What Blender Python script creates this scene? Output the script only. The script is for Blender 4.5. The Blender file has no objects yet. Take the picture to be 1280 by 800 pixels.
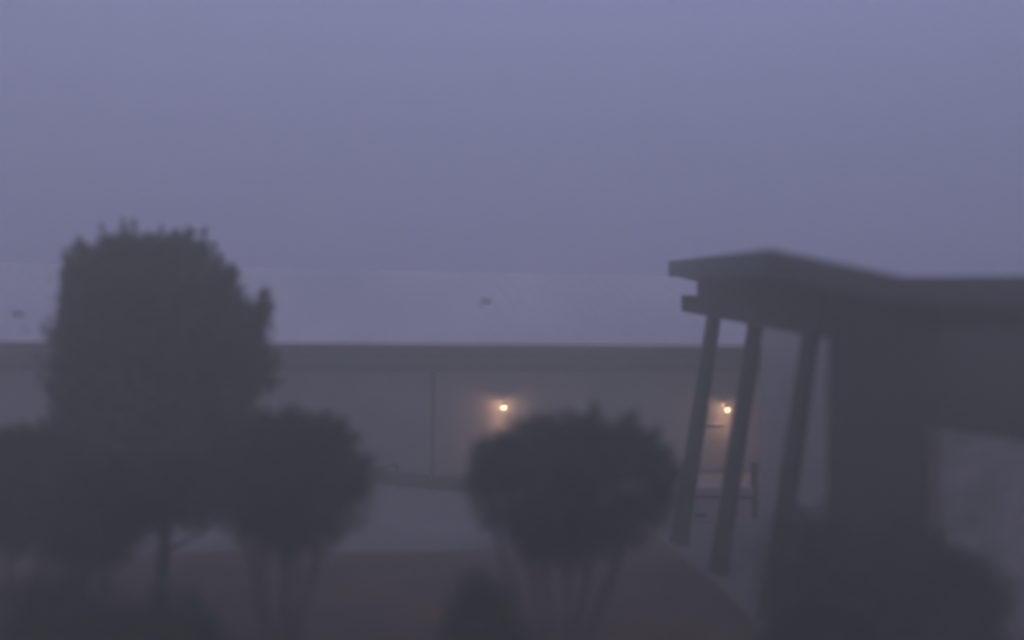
import bpy, math, random
import numpy as np
from mathutils import Vector, Matrix, Quaternion

R = math.radians
S = bpy.context.scene
C = S.collection
rng = np.random.default_rng(7)
random.seed(7)

# ------------------------------------------------------------------ tuning
FOG_DENSITY = 0.0282
FOG_TOP = 46.0
SKY_STRENGTH = 0.15
SKY_TINT = (1.64, 1.36, 1.34)
FOG_COLOR = (0.945, 1.0, 0.78)
LAMP_W = 200.0

# ------------------------------------------------------------------ camera
CAM_Z, F = 5.0, 1300.0
cd = bpy.data.cameras.new('camera')
cam = bpy.data.objects.new('camera', cd)
C.objects.link(cam)
cam.location = (0, 0, CAM_Z)
ROLL, PITCH = R(0.49), R(0.66)
cam.rotation_mode = 'QUATERNION'
cam.rotation_quaternion = (Quaternion((1, 0, 0), R(90) + PITCH) @ Quaternion((0, 0, 1), ROLL))
cd.sensor_width = 36
cd.lens = F / 1280 * 36
cd.clip_start = 0.1
cd.clip_end = 6000
cd.dof.use_dof = True
cd.dof.focus_distance = 36
cd.dof.aperture_fstop = 0.10
S.camera = cam
RM = cam.rotation_quaternion.to_matrix()


def P(px, py, Y):
    """world point at depth Y seen at photo pixel px, py (used once, to survey the place)"""
    d = RM @ Vector(((px - 640) / F, -(py - 400) / F, -1))
    return Vector((0, 0, CAM_Z)) + d * (Y / d.y)


# ------------------------------------------------------------------ materials
def mat(name, col, rough=0.85, col2=None, scale=3.0, detail=4.0, bump=0.0, lo=0.35, hi=0.65, metallic=0.0, spec=0.3,
        bscale=None, stretch=(1, 1, 1)):
    m = bpy.data.materials.new(name)
    m.use_nodes = True
    nt = m.node_tree
    b = nt.nodes['Principled BSDF']
    b.inputs['Roughness'].default_value = rough
    b.inputs['Metallic'].default_value = metallic
    b.inputs['Specular IOR Level'].default_value = spec
    tc = nt.nodes.new('ShaderNodeTexCoord')
    mp = nt.nodes.new('ShaderNodeMapping')
    mp.inputs['Scale'].default_value = stretch
    nt.links.new(tc.outputs['Object'], mp.inputs['Vector'])
    nz = nt.nodes.new('ShaderNodeTexNoise')
    nz.inputs['Scale'].default_value = scale
    nz.inputs['Detail'].default_value = detail
    nt.links.new(mp.outputs['Vector'], nz.inputs['Vector'])
    cr = nt.nodes.new('ShaderNodeValToRGB')
    cr.color_ramp.elements[0].position = lo
    cr.color_ramp.elements[1].position = hi
    c2 = col2 or tuple(c * 0.75 for c in col)
    cr.color_ramp.elements[0].color = (*c2, 1)
    cr.color_ramp.elements[1].color = (*col, 1)
    nt.links.new(nz.outputs['Fac'], cr.inputs['Fac'])
    nt.links.new(cr.outputs['Color'], b.inputs['Base Color'])
    if bump:
        n2 = nt.nodes.new('ShaderNodeTexNoise')
        n2.inputs['Scale'].default_value = bscale or scale * 6
        n2.inputs['Detail'].default_value = 3
        nt.links.new(mp.outputs['Vector'], n2.inputs['Vector'])
        bp = nt.nodes.new('ShaderNodeBump')
        bp.inputs['Strength'].default_value = bump
        bp.inputs['Distance'].default_value = 0.03
        nt.links.new(n2.outputs['Fac'], bp.inputs['Height'])
        nt.links.new(bp.outputs['Normal'], b.inputs['Normal'])
    return m


M_mulch = mat('brown_mulch', (0.15, 0.086, 0.052), 0.95, (0.08, 0.05, 0.034), 0.5, 6, 0.6, bscale=9)
M_pave = mat('grey_pavement', (0.22, 0.212, 0.20), 0.85, (0.155, 0.15, 0.142), 0.35, 6, 0.2)
M_path = mat('path_concrete', (0.20, 0.19, 0.19), 0.85, (0.14, 0.135, 0.135), 0.6, 6, 0.2)
M_field = mat('far_ground', (0.045, 0.055, 0.035), 0.95, (0.03, 0.035, 0.025), 0.1, 5)
M_roof = mat('pale_roof_metal', (0.68, 0.70, 0.67), 0.6, (0.54, 0.56, 0.54), 0.25, 5, metallic=0.0, stretch=(1, .3, 1))
M_seam = mat('roof_seam_metal', (0.60, 0.62, 0.60), 0.6, scale=1)
M_fascia = mat('dark_fascia_paint', (0.02, 0.02, 0.03), 0.6, scale=1.2)
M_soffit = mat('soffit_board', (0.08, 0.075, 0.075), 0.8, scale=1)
M_wall = mat('grey_stucco', (0.235, 0.245, 0.245), 0.9, (0.165, 0.172, 0.172), 0.6, 6, 0.25, bscale=14)
M_wall2 = mat('pale_plaster', (0.62, 0.60, 0.58), 0.9, (0.52, 0.50, 0.49), 0.7, 6, 0.25, bscale=14)
M_dark = mat('dark_stained_timber', (0.034, 0.031, 0.030), 0.85, (0.022, 0.02, 0.02), 2.0, 5, 0.3, stretch=(1, 1, .15))
M_roofdark = mat('dark_roof_membrane', (0.045, 0.045, 0.05), 0.85, scale=1)
M_edge = mat('grey_edge_flashing', (0.045, 0.048, 0.055), 0.6, scale=1)
M_pier = mat('dark_cladding', (0.026, 0.025, 0.024), 0.9, (0.016, 0.015, 0.015), 1.5, 5, 0.3, stretch=(1, 1, .3))
M_stone = mat('mottled_stone', (0.25, 0.245, 0.24), 0.9, (0.12, 0.12, 0.115), 2.2, 5, 0.5, lo=0.30, hi=0.6)
M_mortar = mat('stone_cap', (0.2, 0.18, 0.18), 0.9, scale=3)
M_metal = mat('dark_painted_metal', (0.05, 0.05, 0.055), 0.5, scale=3, metallic=0.3)
M_bracket = mat('bare_metal', (0.55, 0.5, 0.45), 0.3, scale=3, metallic=0.8)
M_pale = mat('pale_painted_steel', (0.50, 0.42, 0.39), 0.6, (0.42, 0.36, 0.34), 2)
M_red = mat('dull_red_band', (0.20, 0.05, 0.06), 0.6, scale=3)
M_black = mat('black_void', (0.015, 0.015, 0.017), 0.9, scale=3)
M_bark = mat('grey_brown_bark', (0.09, 0.07, 0.062), 0.95, (0.05, 0.04, 0.036), 4, 5, 0.5, stretch=(1, 1, .3))
M_vent = mat('weathered_vent', (0.55, 0.55, 0.56), 0.7, scale=2)
M_lowwall = mat('dark_kerb_stone', (0.035, 0.034, 0.036), 0.9, scale=2, bump=.2)
M_eaveshade = mat('painted_eave_shade', (0.05, 0.052, 0.08), 0.8, scale=1)  # dark bluish colour stands in for shade under the eave
M_joint = mat('joint_sealant', (0.21, 0.21, 0.20), 0.8, scale=1)
M_door = mat('dark_door_paint', (0.05, 0.045, 0.045), 0.5, scale=2)
M_glass = mat('dark_window_glass', (0.02, 0.022, 0.028), 0.12, scale=1, spec=0.5)


def leafmat(name, a, b):
    m = mat(name, a, 0.75, b, 1.6, 3, lo=.3, hi=.7, spec=0.2)
    return m


M_leafA = leafmat('leaf_dark_evergreen', (0.026, 0.036, 0.022), (0.010, 0.015, 0.010))
M_leafB = leafmat('leaf_small_tree', (0.034, 0.042, 0.027), (0.013, 0.017, 0.012))
M_leafC = leafmat('leaf_green_bush', (0.028, 0.044, 0.026), (0.010, 0.018, 0.011))


# ------------------------------------------------------------------ mesh helpers
class MB:
    def __init__(s):
        s.v, s.f = [], []

    def hexa(s, p):
        """8 corners: 0-3 bottom loop, 4-7 top loop"""
        n = len(s.v)
        s.v += [tuple(q) for q in p]
        for q in ((3, 2, 1, 0), (4, 5, 6, 7), (0, 1, 5, 4), (1, 2, 6, 5), (2, 3, 7, 6), (3, 0, 4, 7)):
            s.f.append(tuple(n + i for i in q))
        return s

    def box(s, c, h, M=None):
        x, y, z = c
        a, b, d = h
        p = [Vector((x + i * a, y + j * b, z + k * d)) for k in (-1, 1) for i, j in ((-1, -1), (1, -1), (1, 1), (-1, 1))]
        if M is not None:
            p = [M @ q for q in p]
        return s.hexa(p)

    def tube(s, pts, rads, n=10, cap=True):
        pts = [Vector(p) for p in pts]
        base = len(s.v)
        for i, p in enumerate(pts):
            t = (pts[min(i + 1, len(pts) - 1)] - pts[max(i - 1, 0)]).normalized()
            u = t.orthogonal().normalized() if i == 0 else (u - t * u.dot(t)).normalized()
            w = t.cross(u)
            for k in range(n):
                a = 2 * math.pi * k / n
                s.v.append(tuple(p + (u * math.cos(a) + w * math.sin(a)) * rads[i]))
        for i in range(len(pts) - 1):
            for k in range(n):
                a, b = base + i * n + k, base + i * n + (k + 1) % n
                s.f.append((a, b, b + n, a + n))
        if cap:
            s.f.append(tuple(base + k for k in reversed(range(n))))
            s.f.append(tuple(base + (len(pts) - 1) * n + k for k in range(n)))
        return s

    def prism(s, poly, z0, z1):
        n, b = len(poly), len(s.v)
        s.v += [(x, y, z0) for x, y in poly] + [(x, y, z1) for x, y in poly]
        s.f.append(tuple(b + i for i in reversed(range(n))))
        s.f.append(tuple(b + n + i for i in range(n)))
        for i in range(n):
            j = (i + 1) % n
            s.f.append((b + i, b + j, b + n + j, b + n + i))
        return s

    def sphere(s, c, r, sz=1.0, n=14, m=10):
        b = len(s.v)
        for i in range(m + 1):
            t = math.pi * i / m
            for k in range(n):
                a = 2 * math.pi * k / n
                s.v.append((c[0] + r * math.sin(t) * math.cos(a), c[1] + r * math.sin(t) * math.sin(a), c[2] + r * sz * math.cos(t)))
        for i in range(m):
            for k in range(n):
                s.f.append((b + i * n + k, b + (i + 1) * n + k, b + (i + 1) * n + (k + 1) % n, b + i * n + (k + 1) % n))
        return s

    def build(s, name, m, parent=None, smooth=False, bevel=0):
        me = bpy.data.meshes.new(name)
        me.from_pydata(s.v, [], s.f)
        me.update()
        if smooth:
            me.polygons.foreach_set('use_smooth', [True] * len(me.polygons))
        me.materials.append(m)
        o = bpy.data.objects.new(name, me)
        C.objects.link(o)
        if parent is not None:
            o.parent = parent
            o.matrix_parent_inverse = parent.matrix_world.inverted() if False else Matrix.Translation(-Vector(parent_origin(parent)))
        if bevel:
            bv = o.modifiers.new('bevel', 'BEVEL')
            bv.width = bevel
            bv.segments = 2
            bv.limit_method = 'ANGLE'
        return o


ORIG = {}


def parent_origin(p):
    """world position of a (never rotated) parent"""
    v = Vector((0, 0, 0))
    while p is not None:
        v += ORIG.get(p.name, Vector((0, 0, 0)))
        p = None
    return v


def empty(name, loc, label=None, cat=None, group=None, kind=None):
    o = bpy.data.objects.new(name, None)
    C.objects.link(o)
    o.location = loc
    o.empty_display_size = 0.2
    ORIG[o.name] = Vector(loc)
    tag(o, label, cat, group, kind)
    return o


def tag(o, label=None, cat=None, group=None, kind=None):
    if label: o['label'] = label
    if cat: o['category'] = cat
    if group: o['group'] = group
    if kind: o['kind'] = kind
    return o


# ------------------------------------------------------------------ ground
def grid_sheet(name, poly, z, m, kind='structure'):
    b = MB()
    n = len(poly)
    b.v = [(x, y, z) for x, y in poly]
    b.f = [tuple(range(n))]
    return tag(b.build(name, m), kind=kind)


grid_sheet('ground', [(-2500, -2500), (2500, -2500), (2500, 2500), (-2500, 2500)], 0.0, M_field)


def G(px, py):
    """ground point under photo pixel"""
    d = RM @ Vector(((px - 640) / F, -(py - 400) / F, -1))
    t = -CAM_Z / d.z
    return (d.x * t, d.y * t)


# main building front line: passes these two ground points
A0 = Vector((-640 / F * 33.0, 33.0, 0))
A1 = Vector((200 / F * 37.2, 37.2, 0))
AU = (A1 - A0).normalized()            # along the facade, to the right
AN = Vector((-AU.y, AU.x, 0)).normalized()   # away from the camera
L0, L1 = -14.0, 40.0


def W(s, n, z=0.0):
    return A0 + AU * s + AN * n + Vector((0, 0, z))


# grey forecourt between the mulch bed and the long building
edge = [G(-60, 702), G(60, 699), G(130, 695), G(200, 691), G(330, 689), G(450, 690), G(560, 689), G(660, 682), G(740, 672), G(800, 665)]
sheet = [tuple(p) for p in edge] + [W(30, -.6)[:2], W(L0, -.6)[:2], (-30, edge[0][1] + 2)]
grid_sheet('forecourt_pavement', sheet, 0.006, M_pave)
# brown bed
bed = [tuple(p) for p in edge] + [G(828, 676), G(862, 700), G(905, 735), G(940, 772), G(965, 810), (5.0, 6.0), (-16, 6.0), (-24, 14)]
grid_sheet('mulch_bed', bed, 0.012, M_mulch)
# path round the pavilion
pth = [G(800, 665), G(828, 676), G(862, 700), G(905, 735), G(940, 772), G(965, 810), (5.0, 6.0), (20, 6), (20, 34), W(30, -.6)[:2]]
grid_sheet('path', pth, 0.018, M_path)
kb = MB()
kpts = [G(800, 665), G(828, 676), G(862, 700), G(905, 735), G(940, 772), G(965, 810), (5.0, 6.0)]
for a, b in zip(kpts, kpts[1:]):
    a, b = Vector((*a, 0)), Vector((*b, 0))
    d = (b - a).normalized()
    nn = Vector((-d.y, d.x, 0)) * 0.06
    kb.hexa([a - nn, b - nn, b + nn, a + nn] + [q + Vector((0, 0, .06)) for q in (a - nn, b - nn, b + nn, a + nn)])
tag(kb.build('path_kerb', M_path), kind='structure')

# mulch chips: uneven litter so the bed is not a flat sheet
def scatter_chips(n, xr, yr):
    xs = rng.uniform(*xr, n); ys = rng.uniform(*yr, n)
    keep = (xs < 4.2) & (ys < 23.0)
    xs, ys = xs[keep], ys[keep]
    n = len(xs)
    a = rng.uniform(0, 2 * np.pi, n); L = rng.uniform(.03, .09, n); w = rng.uniform(.012, .03, n)
    tl = rng.uniform(-.4, .4, n)
    v = np.zeros((n, 4, 3))
    for i, (p, q) in enumerate(((-1, -1), (1, -1), (1, 1), (-1, 1))):
        v[:, i, 0] = xs + np.cos(a) * L * p - np.sin(a) * w * q
        v[:, i, 1] = ys + np.sin(a) * L * p + np.cos(a) * w * q
        v[:, i, 2] = 0.045 + L * p * tl
    me = bpy.data.meshes.new('mulch_chips')
    me.from_pydata(v.reshape(-1, 3).tolist(), [], np.arange(n * 4).reshape(-1, 4).tolist())
    me.materials.append(M_mulch)
    o = bpy.data.objects.new('mulch_chips', me)
    C.objects.link(o)
    tag(o, 'loose brown bark chips lying over the mulch bed', kind='stuff')


scatter_chips(16000, (-14, 4.2), (12, 23))

# ------------------------------------------------------------------ the long building
bld = empty('long_building', W(0, 0), 'long low building with pale sloping roof, dark band of painted eave shade and two lit wall lamps', 'building')


def wbox(mb, s0, s1, n0, n1, z0, z1):
    return mb.hexa([W(s0, n0, z0), W(s1, n0, z0), W(s1, n1, z0), W(s0, n1, z0), W(s0, n0, z1), W(s1, n0, z1), W(s1, n1, z1), W(s0, n1, z1)])


WH = 4.25
wbox(MB(), L0, L1, 0, 16, -0.2, WH).build('wall', M_wall, bld)
EAVE_N, RIDGE_N, EZ, RZ = -1.5, 7.6, 4.66, 7.5
rf = MB()
th = 0.12
for sgn in (1,):
    a, b = EAVE_N - .08, RIDGE_N
    rf.hexa([W(L0 - 1, a, EZ - th), W(L1 + 1, a, EZ - th), W(L1 + 1, b, RZ - th), W(L0 - 1, b, RZ - th),
             W(L0 - 1, a, EZ), W(L1 + 1, a, EZ), W(L1 + 1, b, RZ), W(L0 - 1, b, RZ)])
    a, b = RIDGE_N, 2 * RIDGE_N - EAVE_N
    rf.hexa([W(L0 - 1, a, RZ - th), W(L1 + 1, a, RZ - th), W(L1 + 1, b, EZ - th), W(L0 - 1, b, EZ - th),
             W(L0 - 1, a, RZ), W(L1 + 1, a, RZ), W(L1 + 1, b, EZ), W(L0 - 1, b, EZ)])
roof = rf.build('roof', M_roof, bld)
ORIG['roof'] = Vector((0, 0, 0))


def subpart(mb, name, m, parent, **k):
    o = mb.build(name, m, None, **k)
    o.parent = parent
    o.matrix_parent_inverse = Matrix.Identity(4)
    pm = Matrix.Identity(4)
    p = parent
    chain = []
    while p is not None:
        chain.append(p)
        p = p.parent
    for q in reversed(chain):
        pm = pm @ q.matrix_parent_inverse @ Matrix.Translation(q.location)
    o.matrix_parent_inverse = pm.inverted()
    return o


sm = MB()
slope = (RZ - EZ) / (RIDGE_N - EAVE_N)
s = L0 - .8
while s < L1 + .9:
    sm.hexa([W(s, EAVE_N - .05, EZ), W(s + .035, EAVE_N - .05, EZ), W(s + .035, RIDGE_N, RZ), W(s, RIDGE_N, RZ),
             W(s, EAVE_N - .05, EZ + .014), W(s + .035, EAVE_N - .05, EZ + .014), W(s + .035, RIDGE_N, RZ + .014), W(s, RIDGE_N, RZ + .014)])
    s += .6
subpart(sm, 'seam', M_seam, roof)
wbox(MB(), L0 - 1, L1 + 1, EAVE_N, EAVE_N + .06, 4.13, EZ - th - .01).build('fascia', M_fascia, bld)
wbox(MB(), L0 - 1, L1 + 1, EAVE_N - .14, EAVE_N - .003, 4.40, EZ - th - .02).build('gutter', M_fascia, bld)
wbox(MB(), L0 - .9, L1 + .9, EAVE_N + .07, -.005, 4.15, 4.24).build('soffit', M_soffit, bld)
wbox(MB(), L0, L1, -.04, -.003, 3.62, 4.14).build('eave_shade_band', M_eaveshade, bld)  # soffit shade on the upper wall, put in as a dark strip
for k in range(int((L1 - L0) / 3.4)):
    wbox(MB(), L0 + 1.1 + 3.4 * k, L0 + 1.145 + 3.4 * k, -.012, -.001, .15, 3.61).build('joint', M_joint, bld)
wbox(MB(), L0, L1, -.05, -.003, -.1, .14).build('plinth', M_soffit, bld)


def facade_s(px, n=0.0):
    """facade coordinate hit by photo pixel column px (on the wall plane)"""
    t = (px - 640) / F
    # A0 + AU*s : x = t*y
    B0 = A0 + AN * n
    return (t * B0.y - B0.x) / (AU.x - t * AU.y)


# roof vents, small and dark on the pale slope
def roof_vent(px, py, label):
    d = RM @ Vector(((px - 640) / F, -(py - 400) / F, -1))
    o = Vector((0, 0, CAM_Z))
    # plane through W(0,EAVE_N,EZ) with directions AU and (AN, slope)
    pn = AU.cross((AN + Vector((0, 0, slope))).normalized()).normalized()
    t = (W(0, EAVE_N, EZ) - o).dot(pn) / d.dot(pn)
    p = o + d * t
    e = empty('roof_vent', p, label, 'roof vent', 'small dark vents on the pale roof')
    MB().tube([p + Vector((0, 0, -.08)), p + Vector((0, 0, .14))], [.14, .14], 16).build('pipe', M_vent, e)
    MB().tube([p + Vector((0, 0, .145)), p + Vector((0, 0, .19)), p + Vector((0, 0, .27))], [.24, .24, .1], 18).build('cowl', M_vent, e)
    return e


roof_vent(22, 396, 'dark roof vent low on the pale roof beyond the tall tree, at its left')
roof_vent(608, 380, 'dark roof vent halfway up the pale roof above the uncovered lamp')


# downpipe
def wall_pipe(px, label):
    s_ = facade_s(px)
    e = empty('downpipe', W(s_, -.12, 0), label, 'downpipe')
    MB().tube([W(s_, -.16, .0), W(s_, -.16, 3.3), W(s_, -.3, 3.55)], [.085, .085, .085], 12).build('pipe', M_metal, e)
    for z in (.6, 2.0, 3.2):
        wbox(MB(), s_ - .11, s_ + .11, -.19, -.062, z, z + .06).build('bracket', M_metal, e)


wall_pipe(541, 'thin dark upright pipe against the grey wall left of the uncovered lamp')


# lamps
def emis(name, col, st):
    m = bpy.data.materials.new(name)
    m.use_nodes = True
    nt = m.node_tree
    nt.nodes.clear()
    e = nt.nodes.new('ShaderNodeEmission')
    e.inputs['Color'].default_value = (*col, 1)
    e.inputs['Strength'].default_value = st
    o = nt.nodes.new('ShaderNodeOutputMaterial')
    nt.links.new(e.outputs[0], o.inputs['Surface'])
    return m


M_bulb = emis('warm_lit_bulb', (1.0, 0.60, 0.25), 8.0)
_nt = M_bulb.node_tree
_tr = _nt.nodes.new('ShaderNodeBsdfTransparent')
_mx = _nt.nodes.new('ShaderNodeMixShader')
_mx.inputs[0].default_value = 0.6
_nt.links.new(_tr.outputs[0], _mx.inputs[1])
_nt.links.new(_nt.nodes['Emission'].outputs[0], _mx.inputs[2])
_nt.links.new(_mx.outputs[0], _nt.nodes['Material Output'].inputs['Surface'])


def wall_lamp(px, py, label):
    s_ = facade_s(px, -.45)
    Yd = W(s_, -.45).y
    z = P(px, py, Yd).z
    e = empty('wall_lamp', W(s_, -.02, z), label, 'wall lamp', 'lit lamps on the long grey wall')
    b = MB()
    wbox(b, s_ - .06, s_ + .06, -.04, -.004, z + .08, z + .22)
    b.build('back_plate', M_seam, e, bevel=.01)
    MB().tube([W(s_, -.05, z + .16), W(s_, -.28, z + .24), W(s_, -.45, z + .15)], [.012, .012, .012], 8).build('arm', M_seam, e, smooth=True)
    h = MB()
    c = W(s_, -.45, 0)
    prof = [(.02, .155), (.07, .145), (.11, .11), (.13, .07), (.122, .065), (.10, .10), (.06, .13), (.015, .14)]
    n = 20
    base = len(h.v)
    for r_, z_ in prof:
        for k in range(n):
            a = 2 * math.pi * k / n
            h.v.append((c.x + r_ * math.cos(a), c.y + r_ * math.sin(a), z + z_))
    for i in range(len(prof) - 1):
        for k in range(n):
            h.f.append((base + i * n + k, base + i * n + (k + 1) % n, base + (i + 1) * n + (k + 1) % n, base + (i + 1) * n + k))
    h.build('hood', M_seam, e, smooth=True)
    MB().sphere((c.x, c.y, z - .005), .105, 1.0).build('globe', M_bulb, e, smooth=True)
    pl_ = bpy.data.lights.new('lamp_glow', 'POINT')
    pl_.energy = LAMP_W * .45
    pl_.color = (1.0, .55, .28)
    pl_.shadow_soft_size = .05
    po = bpy.data.objects.new('lamp_glow', pl_)
    C.objects.link(po)
    po.location = (c.x, c.y, z - .01)
    po.parent = e
    po.matrix_parent_inverse = Matrix.Translation(-Vector(e.location))
    ld = bpy.data.lights.new('lamp_light', 'SPOT')
    ld.energy = LAMP_W * .6
    ld.color = (1.0, .52, .27)
    ld.shadow_soft_size = .15
    ld.spot_size = R(140)
    ld.spot_blend = 1.0
    lo = bpy.data.objects.new('lamp_light', ld)
    C.objects.link(lo)
    lo.location = (c.x, c.y, z - .06)
    lo.parent = e
    lo.matrix_parent_inverse = Matrix.Translation(-Vector(e.location))
    return e


wall_lamp(630.5, 509, 'lit wall lamp above the round small tree, left of the leaning posts')
wall_lamp(910, 512, 'lit wall lamp seen between the two outermost leaning posts')

# small bright metal shelf that catches the light of the second lamp
s_ = facade_s(894)
zz = P(894, 531, W(s_, -.1).y).z
b = MB()
wbox(b, s_ - .34, s_ + .34, -.07, -.004, zz - .012, zz + .022)
tag(b.build('wall_shelf', M_bracket, bevel=.005), 'thin bright metal ledge on the wall just under the lamp between posts', 'ledge')

# ------------------------------------------------------------------ yard pieces in front of the building
# low dark curved wall
lw = MB()
cp = [(400, 598), (450, 601), (480, 604), (510, 607), (545, 611), (590, 615), (640, 618), (700, 620)]
pts = [Vector((*G(*p), 0)) for p in cp]
for a, b_ in zip(pts, pts[1:]):
    d = (b_ - a).normalized()
    nn = Vector((-d.y, d.x, 0)) * .15
    lw.hexa([a - nn, b_ - nn, b_ + nn, a + nn] + [q + Vector((0, 0, .40)) for q in (a - nn, b_ - nn, b_ + nn, a + nn)])
tag(lw.build('low_wall', M_lowwall), 'dark low curved wall at the far edge of the grey forecourt', 'low wall')

hr = empty('handrail', P(497, 606, 33.2), 'dark slanting metal handrail beside the mid-height tree at the low wall', 'handrail')
top, foot = P(497, 581, 33.2), P(497, 610, 33.2)
foot.z = 0
lo_, lof = P(436, 594, 33.8), P(436, 612, 33.8)
lof.z = 0
MB().tube([lo_, top], [.06, .06], 10).build('rail', M_metal, hr)
MB().tube([foot, top], [.06, .06], 10).build('post', M_metal, hr)
MB().tube([lof, lo_], [.06, .06], 10).build('post', M_metal, hr)

# bollard-like post and pale box beyond the leaning posts
bp_ = P(943, 641, 28.4); bp_.z = 0
bo = empty('bollard', bp_, 'short dark upright post standing behind the middle leaning post', 'bollard')
MB().tube([bp_, bp_ + Vector((0, 0, 1.42))], [.10, .10], 14).build('shaft', M_metal, bo)
MB().tube([bp_ + Vector((0, 0, 1.425)), bp_ + Vector((0, 0, 1.5)), bp_ + Vector((0, 0, 1.55))], [.13, .13, .05], 14).build('cap', M_metal, bo, smooth=True)

q0 = P(864, 655, 27.6); q1 = P(940, 655, 27.6)
bx = empty('utility_box', Vector((q0.x, 27.6, 0)), 'low pale box with a dull red stripe behind the leaning posts', 'utility box')
def bbox(z0, z1, g, m, name, y0=27.6, y1=28.5):
    return MB().hexa([(q0.x - g, y0 - g, z0), (q1.x + g, y0 - g, z0), (q1.x + g, y1 + g, z0), (q0.x - g, y1 + g, z0),
                      (q0.x - g, y0 - g, z1), (q1.x + g, y0 - g, z1), (q1.x + g, y1 + g, z1), (q0.x - g, y1 + g, z1)]).build(name, m, bx, bevel=.01)
bbox(0, .62, 0, M_pale, 'body')
bbox(.622, .72, .012, M_red, 'band')
bbox(.722, .93, .03, M_pale, 'lid')
hv = P(877, 650, 27.5)
MB().box((hv.x, 27.575, .19), (.16, .02, .05)).build('handle', M_black, bx)

# ------------------------------------------------------------------ pavilion
pav = empty('pavilion', (7.0, 19.0, 0), 'dark pavilion with winged roof, deep beam and pale end wall beside the path', 'pavilion')
Atip, Bn, Cn, Dn = P(838, 329, 27.0), P(963, 316, 15.8), P(1130, 351, 15.4), P(1290, 350, 15.4)
Dn2 = Cn + (Dn - Cn) * 4.0
Afar = Atip
Cfar = Vector((Cn.x + .1, 27.2, Cn.z + (Atip.z - Bn.z)))
Dfar = Vector((Dn2.x, 27.2, Dn2.z + (Atip.z - Bn.z)))
TH = .30
dn = Vector((0, 0, -TH))


def slab(a, b, c, d, t):
    return MB().hexa([a + t, b + t, c + t, d + t, a, b, c, d])


r1 = MB()
r1.hexa([Bn + dn, Cn + dn, Cfar + dn, Afar + dn, Bn, Cn, Cfar, Afar])
r1.hexa([Cn + dn + Vector((.004, 0, 0)), Dn2 + dn, Dfar + dn, Cfar + dn + Vector((.004, 0, 0)), Cn + Vector((.004, 0, 0)), Dn2, Dfar, Cfar + Vector((.004, 0, 0))])
proof = r1.build('roof', M_roofdark, pav)
# raised edge trim round the wing
for a, b_ in ((Afar, Bn), (Bn, Cn), (Cn, Dn2)):
    d = (b_ - a).normalized()
    side = Vector((-d.y, d.x, 0)).normalized()
    o_ = -side * .05 if (a is Afar) is False else -side * .05
    t_ = MB().hexa([a + o_ + Vector((0, 0, -TH - .05)), b_ + o_ + Vector((0, 0, -TH - .05)), b_ - o_ * .06 + Vector((0, 0, -TH - .05)), a - o_ * .06 + Vector((0, 0, -TH - .05)),
                    a + o_ + Vector((0, 0, .05)), b_ + o_ + Vector((0, 0, .05)), b_ - o_ * .06 + Vector((0, 0, .05)), a - o_ * .06 + Vector((0, 0, .05))])
    subpart(t_, 'edge_trim', M_edge, proof)

# leaning round timber posts
post_spec = [((848, 688), (893, 392), 24.7, .19), ((897, 719), (945, 404), 21.8, .185), ((960, 776), (1015, 412), 18.5, .175)]
for (bp, tp, Y, r_) in post_spec:
    b0, t0 = P(*bp, Y), P(*tp, Y)
    k = (t0 - b0) / (t0.z - b0.z)
    b0 = b0 - k * (b0.z - 0.0)
    t0 = t0 + k * .02
    pts = [b0 + (t0 - b0) * (i / 8) for i in range(9)]
    o = MB().tube(pts, [r_ * (1.1 - .2 * i / 8) for i in range(9)], 18).build('post', M_dark, pav, smooth=True)
    subpart(MB().tube([b0 - k * .02, b0 + k * .16], [r_ * 1.35, r_ * 1.3], 18), 'base_collar', M_metal, o)

# beam on the posts, sloping with the roof
bl = [P(860, 389, 26.0), P(893, 396, 24.7), P(945, 409, 21.8), P(1015, 418, 18.5)]
e0 = bl[0]
e3 = bl[3] + (bl[3] - bl[0]).normalized() * .75
dirb = (e3 - e0).normalized()
sd = Vector((dirb.y, -dirb.x, 0)).normalized() * .17
up = Vector((0, 0, .40))
MB().hexa([e0 - sd, e3 - sd, e3 + sd, e0 + sd, e0 - sd + up, e3 - sd + up, e3 + sd + up, e0 + sd + up]).build('beam', M_dark, pav)
# boarded panel between the beam and the roof
f0 = e0 + (e3 - e0) * .13
sd2 = sd * .6


def roof_under(x, y):
    u = (y - Bn.y) / (Afar.y - Bn.y)
    xl = Bn.x + (Afar.x - Bn.x) * u
    zl = Bn.z + (Afar.z - Bn.z) * u
    xc = Cn.x + (Cfar.x - Cn.x) * u
    zc = Cn.z + (Cfar.z - Cn.z) * u
    if x > xc:
        xd = Dn2.x
        return zc + (Dn2.z - Cn.z) * (x - xc) / (xd - xc) - TH
    return zl + (zc - zl) * (x - xl) / (xc - xl) - TH


def topat(p):
    return Vector((p.x, p.y, roof_under(p.x, p.y) - .004))


b4 = [f0 - sd2, e3 - sd2, e3 + sd2, f0 + sd2]
pb = [q + up + Vector((0, 0, .004)) for q in b4]
MB().hexa(pb + [topat(q) for q in b4]).build('panel', M_dark, pav)

# pale end wall at the back, and the long side walls
ztop = roof_under(7, 26) - .03
def pbox(x0, x1, y0, y1, z0, z1, name, m, parent=pav, **k):
    mb = MB().hexa([(x0, y0, z0), (x1, y0, z0), (x1, y1, z0), (x0, y1, z0), (x0, y0, z1), (x1, y0, z1), (x1, y1, z1), (x0, y1, z1)])
    return mb.build(name, m, parent, **k)
pbox(9.5, 16, 26.2, 26.45, -.1, ztop - .25, 'rear_wall', M_pier)
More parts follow.
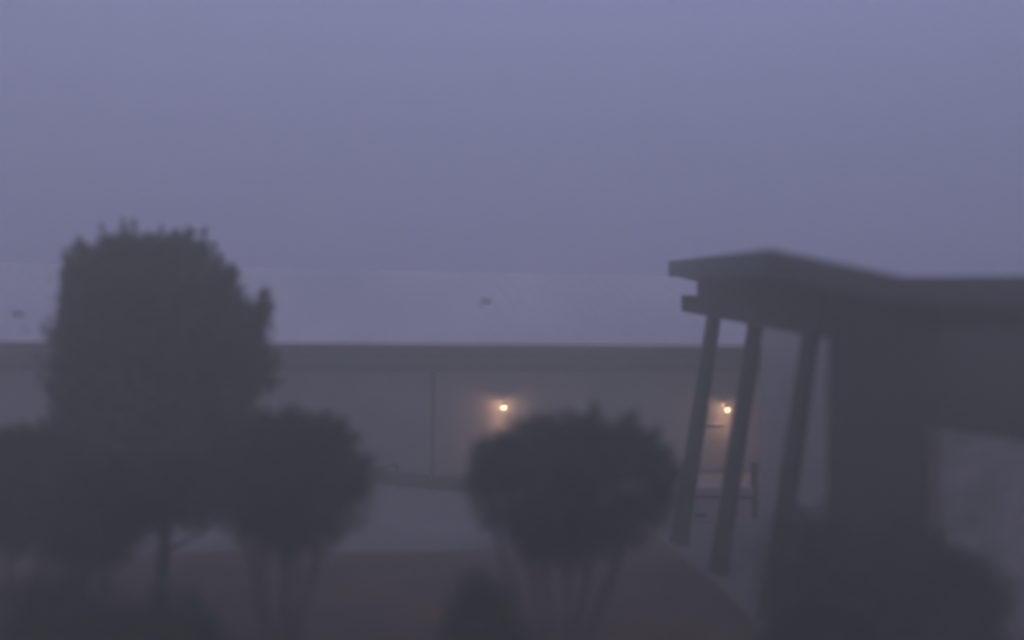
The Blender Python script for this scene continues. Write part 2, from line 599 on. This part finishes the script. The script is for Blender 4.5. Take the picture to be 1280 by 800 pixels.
# dark clad front: big pier, recess wall, glazing
x1, x2 = P(1034, 600, 16.2).x, P(1176, 600, 16.2).x
def wall_under(x0, x1, y0, y1, name, m, n=10):
    mb = MB()
    sk = .42 if name == 'pier' else 0
    for i in range(n):
        a, b_ = x0 + (x1 - x0) * i / n, x0 + (x1 - x0) * (i + 1) / n
        c4 = [(a, y0), (b_, y0), (b_ + sk * (1 - (i + 1) / n), y1), (a + sk * (1 - i / n), y1)]
        mb.hexa([(x, y, -.1) for x, y in c4] + [(x, y, roof_under(x, y) - .006) for x, y in c4])
    return mb.build(name, m, pav)
wall_under(x1, x2, 16.2, 17.5, 'pier', M_pier)
wall_under(x2 + .003, 15, 17.2, 17.45, 'recess_wall', M_pier)
wf = pbox(x2 + .22, x2 + .30, 17.12, 17.19, 3.2, 5.2, 'window_frame', M_mortar)
pbox(x2 + .32, 14.5, 17.15, 17.19, 3.25, 5.15, 'window_pane', M_glass)

# pale end of the neighbouring wing, standing in the open beyond the pavilion
xw = P(952, 500, 30.0).x
wing = empty('wing_building', (xw, 30, 0), 'pale plastered flat-roofed wing seen between the nearest leaning post and the pier', 'building')
for z0_, z1_, g_, nm_, mm_ in ((-.1, 5.3, 0, 'wall', M_wall2), (5.3, 5.42, .06, 'coping', M_mortar)):
    q4 = [(xw - g_, 30 - g_), (22 + g_, 30 - g_), (22 + g_, 34.5 + g_), (xw + 1.35 - g_, 34.5 + g_)]
    MB().hexa([(*q, z0_) for q in q4] + [(*q, z1_) for q in q4]).build(nm_, mm_, wing)

# pale mottled stone wall at the right
wx0 = P(1176, 600, 15.6).x
zc0 = P(1180, 541, 15.6).z
zc1 = P(1280, 556, 15.6).z
sx1 = P(1280, 556, 15.6).x
gr = (zc1 - zc0) / (sx1 - wx0)
sw = MB()
nx, nz = 50, 24
for j in range(nz + 1):
    for i in range(nx + 1):
        x = wx0 + 6.0 * i / nx
        zt = zc0 + gr * (x - wx0)
        z = -.1 + (zt + .1) * j / nz
        sw.v.append((x, 15.6 + rng.normal(0, .018), z))
for j in range(nz):
    for i in range(nx):
        a = j * (nx + 1) + i
        sw.f.append((a, a + 1, a + nx + 2, a + nx + 1))
stone = empty('stone_wall', (wx0, 15.7, 0), 'pale mottled stone wall beside the dark pier at the pavilion front', 'stone wall')
sw.build('face', M_stone, stone, smooth=False)
zt6 = zc0 + gr * 6
MB().hexa([(wx0, 15.66, -.1), (wx0 + 6, 15.66, -.1), (wx0 + 6, 16.1, -.1), (wx0, 16.1, -.1),
           (wx0, 15.66, zc0 - .01), (wx0 + 6, 15.66, zt6 - .01), (wx0 + 6, 16.1, zt6 - .01), (wx0, 16.1, zc0 - .01)]).build('core', M_mortar, stone)
MB().hexa([(wx0 - .03, 15.54, zc0), (wx0 + 6, 15.54, zt6), (wx0 + 6, 16.14, zt6), (wx0 - .03, 16.14, zc0),
           (wx0 - .03, 15.54, zc0 + .05), (wx0 + 6, 15.54, zt6 + .05), (wx0 + 6, 16.14, zt6 + .05), (wx0 - .03, 16.14, zc0 + .05)]).build('coping', M_stone, stone)


# ------------------------------------------------------------------ plants
def leaf_mesh(name, centres, size, m, parent, up=0.0):
    n = len(centres)
    d = rng.normal(size=(n, 3))
    d[:, 2] = d[:, 2] * .7 + up
    d /= np.linalg.norm(d, axis=1)[:, None]
    w = np.cross(d, rng.normal(size=(n, 3)))
    w /= np.linalg.norm(w, axis=1)[:, None] + 1e-9
    L = size * rng.uniform(.6, 1.3, n)[:, None]
    Wd = L * .42
    v = np.stack([centres - d * L, centres + w * Wd, centres + d * L, centres - w * Wd], 1).reshape(-1, 3)
    me = bpy.data.meshes.new(name)
    me.vertices.add(n * 4)
    me.vertices.foreach_set('co', v.astype(np.float32).ravel())
    me.loops.add(n * 4)
    me.loops.foreach_set('vertex_index', np.arange(n * 4, dtype=np.int32))
    me.polygons.add(n)
    me.polygons.foreach_set('loop_start', np.arange(0, n * 4, 4, dtype=np.int32))
    me.polygons.foreach_set('loop_total', np.full(n, 4, dtype=np.int32))
    me.update(calc_edges=True)
    me.validate()
    me.materials.append(m)
    o = bpy.data.objects.new(name, me)
    C.objects.link(o)
    if parent is not None:
        o.parent = parent
        o.matrix_parent_inverse = Matrix.Translation(-parent_origin(parent))
    return o


def crown_points(c, prof, depth, n, nclump, clump, wisps=0, wl=.5, core=.45, out=.35, thin=0):
    """c: centre (x, y); prof: list of (z, xmin, xmax). Leaves gather in clumps on twigs through the volume."""
    zs = np.array([p[0] for p in prof]); a = np.array([p[1] for p in prof]); b = np.array([p[2] for p in prof])
    pts = []
    cl = []
    while len(cl) < nclump:
        z = rng.uniform(zs[0], zs[-1])
        x0, x1 = np.interp(z, zs, a), np.interp(z, zs, b)
        t = rng.uniform(0, 2 * np.pi)
        r = rng.uniform(0, 1) ** core
        hw = (x1 - x0) / 2
        u_ = (z - zs[0]) / (zs[-1] - zs[0])
        if thin and u_ > .7 and rng.uniform() < thin * (u_ - .7) / .3:
            continue
        if rng.uniform() > hw / np.max((b - a) / 2) + .12:
            continue
        x = (x0 + x1) / 2 + math.cos(t) * r * hw
        y = c[1] + math.sin(t) * r * hw * depth
        cl.append((x, y, z))
    cl = np.array(cl)
    k = rng.integers(0, nclump, n)
    sz = clump * rng.uniform(.5, 1.5, nclump)[k]
    off = np.clip(rng.normal(size=(n, 3)), -2.1, 2.1) * sz[:, None] * np.array([1, 1, .85])
    pts.append(cl[k] + off)
    for i in range(wisps):
        z = np.interp(rng.uniform(.35, 1), [0, 1], [zs[0], zs[-1]])
        x0, x1 = np.interp(z, zs, a), np.interp(z, zs, b)
        t = rng.uniform(0, 2 * np.pi)
        hw = (x1 - x0) / 2
        base = np.array([(x0 + x1) / 2 + math.cos(t) * hw * .85, c[1] + math.sin(t) * hw * .85 * depth, z])
        dirn = np.array([math.cos(t) * out, math.sin(t) * out, 1.0]) + rng.normal(0, .15, 3)
        dirn /= np.linalg.norm(dirn)
        m = int(rng.uniform(30, 80))
        tt = rng.uniform(0, 1, m)
        q = base + dirn * (tt[:, None] * wl * rng.uniform(.6, 1.3)) + np.clip(rng.normal(size=(m, 3)), -1.9, 1.9) * (.07 * (1.15 - tt))[:, None]
        pts.append(q)
    return np.concatenate(pts)


def stem_pts(a, b, bow, n=7):
    a, b = Vector(a), Vector(b)
    out = []
    for i in range(n):
        t = i / (n - 1)
        p = a.lerp(b, t) + Vector(bow) * math.sin(t * math.pi)
        p += Vector((random.gauss(0, .018), random.gauss(0, .012), 0)) * (1 if 0 < i < n - 1 else 0)
        out.append(p)
    return out


def small_tree(base_px, Y, prof_px, stems, label, leaf=.05, n=15000, ncl=170, clump=.15, depth=.9, m=M_leafB, wisps=150, group='small trees with several stems in the mulch bed', wl=.36, name='small_tree', core=.92):
    """prof_px: (py, px0, px1) bottom to top.  stems: (foot px, top px, top py, radius)"""
    base = P(base_px, 800, Y)
    e = empty(name, (base.x, Y, 0), label, 'tree', group)
    prof = []
    for py, x0, x1 in prof_px:
        p0, p1 = P(x0 - 3, py + (0 if py > 600 else 3), Y), P(x1 + 3, py + (0 if py > 600 else 9), Y)
        prof.append(((p0.z + p1.z) / 2, p0.x, p1.x))
    pts = crown_points((base.x, Y), prof, depth, n, ncl, clump, wisps, wl, core, out=1.0)
    leaf_mesh('crown', pts, leaf, m, e)
    for fx, tx, ty, r_ in stems:
        f_ = P(fx, 800, Y); f_.z = -.03
        dy = random.uniform(-.35, .35)
        f_.y += dy * .3
        t_ = P(tx, ty, Y)
        t_.y += dy
        up_ = t_ + (t_ - f_).normalized() * .5
        pp = stem_pts(f_, up_, (random.uniform(-.05, .05), 0, 0), 8)
        o = MB().tube(pp, [r_ * 1.5 * (1.15 - .6 * i / 7) for i in range(8)], 8).build('trunk', M_bark, e, smooth=True)
        # forks into the crown
        for k in range(3):
            st = pp[4 + k % 3]
            en = st + Vector((random.uniform(-.5, .5), random.uniform(-.5, .5), random.uniform(.35, .8)))
            subpart(MB().tube(stem_pts(st, en, (0, 0, .05), 5), [r_ * .45, r_ * .38, r_ * .3, r_ * .2, r_ * .12], 6), 'limb', M_bark, o, smooth=True)
    return e


# centre tree: wide low dome on a fan of thin stems
small_tree(705, 15.0,
           [(690, 662, 752), (672, 632, 800), (650, 604, 828), (625, 590, 840), (598, 586, 842), (572, 596, 834), (552, 620, 818), (538, 658, 796), (528, 700, 770)],
           [(676, 626, 672, .03), (684, 655, 680, .03), (692, 682, 685, .032), (700, 712, 685, .03), (706, 746, 678, .036), (712, 792, 655, .044)],
           'wide round small tree with thin fanning stems below the lamp nearest the middle', n=24000, ncl=340, clump=.135)
# tree to the right of the tall one
small_tree(352, 15.6,
           [(680, 328, 392), (662, 304, 424), (638, 276, 446), (608, 252, 460), (578, 256, 454), (554, 284, 434), (536, 312, 418), (524, 346, 398)],
           [(338, 304, 680, .038), (346, 334, 685, .034), (352, 354, 685, .042), (360, 376, 685, .034), (366, 402, 675, .036)],
           'round small tree on upright stems beside the tall tree, near the handrail', n=21000, ncl=290, clump=.14)
# tree cut by the left edge
small_tree(30, 15.4,
           [(676, -20, 80), (662, -70, 115), (640, -90, 135), (610, -90, 132), (580, -80, 120), (560, -60, 95), (545, 10, 60)],
           [(24, 20, 690, .034), (36, 44, 690, .034), (10, -10, 690, .03)],
           'dark small tree cut off by the left edge of the photo', n=17000, ncl=200)
# low tree under the tall one
small_tree(100, 14.4,
           [(698, 80, 135), (680, 62, 162), (658, 66, 192), (635, 80, 222), (605, 90, 232), (585, 110, 215)],
           [(84, 76, 715, .032), (95, 104, 712, .04), (104, 140, 708, .036)],
           'low small tree with forked stems directly in front of the tall tree', n=15000, ncl=170)

# tall tree
TY = 18.6
tb = P(203, 700, TY); tb.z = 0
tt = empty('tall_tree', tb, 'tall dense dark tree with wispy top rising above the pale roof', 'tree')
tp = [(648, 165, 245), (635, 120, 295), (608, 88, 318), (560, 72, 322), (510, 74, 324), (470, 72, 330), (430, 76, 324), (410, 78, 306), (390, 78, 296), (362, 84, 290), (346, 94, 280), (336, 106, 266), (326, 128, 250), (319, 158, 232)]
prof = []
for py, x0, x1_ in tp:
    p0, p1 = P(x0 + 2, py, TY), P(x1_ + 0, py, TY)
    prof.append(((p0.z + p1.z) / 2, p0.x, p1.x))
pts = crown_points((tb.x, TY), prof, .9, 76000, 560, .165, wisps=300, wl=.55, core=.85, thin=.6)
extra = []
def spray(px0, py0, px1, py1, w, n, dy=0.0):
    a, b_ = P(px0, py0, TY), P(px1, py1, TY)
    t = rng.uniform(0, 1, n)
    q = np.array(a)[None, :] * (1 - t)[:, None] + np.array(b_)[None, :] * t[:, None]
    q[:, 1] += dy
    extra.append(q + np.clip(rng.normal(size=(n, 3)), -2, 2) * (w * (1.1 - .6 * t))[:, None])
spray(322, 440, 333, 375, .12, 300)
spray(326, 400, 331, 366, .10, 200)
spray(308, 430, 316, 385, .10, 160)
spray(180, 325, 176, 296, .13, 170)
spray(218, 322, 222, 294, .12, 170)
spray(246, 330, 250, 306, .12, 170)
spray(148, 325, 146, 300, .12, 170)
spray(112, 345, 110, 312, .12, 170)
spray(300, 420, 305, 372, .14, 260)
spray(285, 380, 289, 336, .12, 240)
spray(268, 360, 270, 330, .14, 240)
spray(190, 335, 190, 297, .13, 260)
spray(165, 338, 160, 303, .14, 240)
spray(130, 345, 128, 305, .14, 260)
spray(230, 330, 232, 298, .15, 300)
spray(205, 335, 208, 300, .16, 280)
spray(92, 400, 88, 340, .14, 260)
spray(82, 540, 68, 480, .16, 260)
spray(84, 560, 76, 500, .14, 260)
pts = np.concatenate([pts] + extra)
leaf_mesh('crown', pts, .065, M_leafA, tt, up=.5)
tr = MB().tube(stem_pts(tb - Vector((0, 0, .05)), (tb.x + .05, TY, 5.6), (.05, 0, 0), 9), [.14, .12, .11, .10, .09, .08, .06, .05, .03], 12).build('trunk', M_bark, tt, smooth=True)
for k in range(16):
    z = random.uniform(1.0, 5.2)
    a = random.uniform(0, 6.28)
    st = Vector((tb.x, TY, z))
    en = st + Vector((math.cos(a) * 1.3, math.sin(a) * 1.2, random.uniform(.7, 1.4)))
    subpart(MB().tube(stem_pts(st, en, (0, 0, -.08), 5), [.04, .034, .028, .02, .01], 6), 'limb', M_bark, tr, smooth=True)


# bushes
def bush(px, Y, prof_px, label, n=9000, ncl=90, clump=.14, m=M_leafC, leaf=.05, group='low dark bushes in the near bed', depth=.8, wisps=20):
    base = P(px, 800, Y)
    e = empty('bush', (base.x, Y, 0), label, 'bush', group)
    prof = [(0.02, P(prof_px[0][1], prof_px[0][0], Y).x, P(prof_px[0][2], prof_px[0][0], Y).x)]
    for py, x0, x1_ in prof_px:
        p0, p1 = P(x0, py, Y), P(x1_, py, Y)
        prof.append(((p0.z + p1.z) / 2, p0.x, p1.x))
    leaf_mesh('foliage', crown_points((base.x, Y), prof, depth, n, ncl, clump, wisps, .3, .8), leaf, m, e)
    for k in range(4):
        a = random.uniform(0, 6.28)
        f_ = Vector((base.x + math.cos(a) * .08, Y + math.sin(a) * .08, -.02))
        t_ = Vector((base.x + math.cos(a) * .35, Y + math.sin(a) * .3, prof[-1][0] * .75))
        MB().tube(stem_pts(f_, t_, (0, 0, 0), 5), [.025, .022, .018, .014, .008], 6).build('stem', M_bark, e, smooth=True)
    return e


bush(602, 14.0, [(860, 566, 640), (800, 560, 645), (765, 568, 640), (742, 585, 625), (732, 596, 612)], 'small dark bush at the foot of the wide round tree, lower left', m=M_leafB, n=7000, ncl=60)
bush(70, 13.0, [(850, -40, 175), (800, -40, 170), (765, -20, 140), (742, 10, 100)], 'low dark bush at the bottom left corner under the edge tree', m=M_leafB)
bush(205, 13.0, [(850, 130, 290), (800, 140, 270), (775, 160, 250), (755, 185, 225)], 'low dark bush in front of the tall tree at the bottom of the photo', m=M_leafB)
bush(1010, 15.6, [(800, 955, 1085), (760, 960, 1085), (710, 965, 1080), (675, 975, 1065), (655, 990, 1045), (648, 1005, 1030)], 'rounded dark green bush between the nearest leaning post and the pier', n=12000, ncl=110)
bush(1120, 14.6, [(840, 1030, 1215), (780, 1035, 1210), (720, 1040, 1200), (680, 1060, 1180), (660, 1090, 1150)], 'largest dark green bush standing in front of the dark pier', n=15000, ncl=130)
bush(1215, 13.9, [(860, 1140, 1290), (800, 1150, 1275), (760, 1160, 1255), (725, 1180, 1235), (705, 1195, 1220)], 'dark green bush in front of the pale mottled stone wall', n=11000, ncl=100)
bush(1010, 13.4, [(880, 930, 1110), (840, 945, 1100), (800, 965, 1085), (775, 985, 1065), (765, 1000, 1045)], 'lowest dark green bush at the bottom edge near the path', n=10000, ncl=90)

# ------------------------------------------------------------------ fog
fm = bpy.data.materials.new('dusk_fog')
fm.use_nodes = True
nt = fm.node_tree
nt.nodes.clear()
vs = nt.nodes.new('ShaderNodeVolumeScatter')
vs.inputs['Color'].default_value = (*FOG_COLOR, 1)
vs.inputs['Density'].default_value = FOG_DENSITY
vs.inputs['Anisotropy'].default_value = 0.45
ou = nt.nodes.new('ShaderNodeOutputMaterial')
nt.links.new(vs.outputs[0], ou.inputs['Volume'])
fg = MB()
fg.box((0, 60, FOG_TOP / 2 - .5), (170, 170, FOG_TOP / 2 + .5))
tag(fg.build('fog', fm), 'thick dusk fog hanging over the whole yard', kind='stuff')

# ------------------------------------------------------------------ sky and sun
w = bpy.data.worlds.new('World')
S.world = w
w.use_nodes = True
nt = w.node_tree
nt.nodes.clear()
sky = nt.nodes.new('ShaderNodeTexSky')
sky.sky_type = 'NISHITA'
sky.sun_disc = False
SUN_EL, SUN_ROT = R(26.0), R(200)
sky.sun_elevation = SUN_EL
sky.sun_rotation = SUN_ROT
mx = nt.nodes.new('ShaderNodeMix')
mx.data_type = 'RGBA'
mx.blend_type = 'MULTIPLY'
mx.inputs[0].default_value = 1
mx.inputs['B'].default_value = (*SKY_TINT, 1)
bg = nt.nodes.new('ShaderNodeBackground')
bg.inputs['Strength'].default_value = SKY_STRENGTH
wo = nt.nodes.new('ShaderNodeOutputWorld')
nt.links.new(sky.outputs[0], mx.inputs['A'])
nt.links.new(mx.outputs['Result'], bg.inputs['Color'])
nt.links.new(bg.outputs[0], wo.inputs['Surface'])

sl = bpy.data.lights.new('sun', 'SUN')
sl.energy = 0.05
sl.angle = R(40)
sl.color = (1.0, .9, .85)
so = bpy.data.objects.new('sun', sl)
C.objects.link(so)
sdv = Vector((math.sin(SUN_ROT) * math.cos(R(25)), math.cos(SUN_ROT) * math.cos(R(25)), math.sin(R(25))))
so.rotation_mode = 'QUATERNION'
so.rotation_quaternion = sdv.to_track_quat('Z', 'Y')

# ------------------------------------------------------------------ render
S.render.engine = 'CYCLES'
S.view_settings.view_transform = 'Standard'
S.view_settings.look = 'None'
S.view_settings.exposure = 0
S.view_settings.gamma = 1
cy = S.cycles
cy.max_bounces = 6
cy.diffuse_bounces = 2
cy.glossy_bounces = 1
cy.volume_bounces = 4
cy.transparent_max_bounces = 4
cy.use_denoising = True
cy.denoiser = 'OPENIMAGEDENOISE'
cy.use_adaptive_sampling = False
cy.sample_clamp_indirect = 2.0
cy.pixel_filter_type = 'GAUSSIAN'
cy.filter_width = 4.4
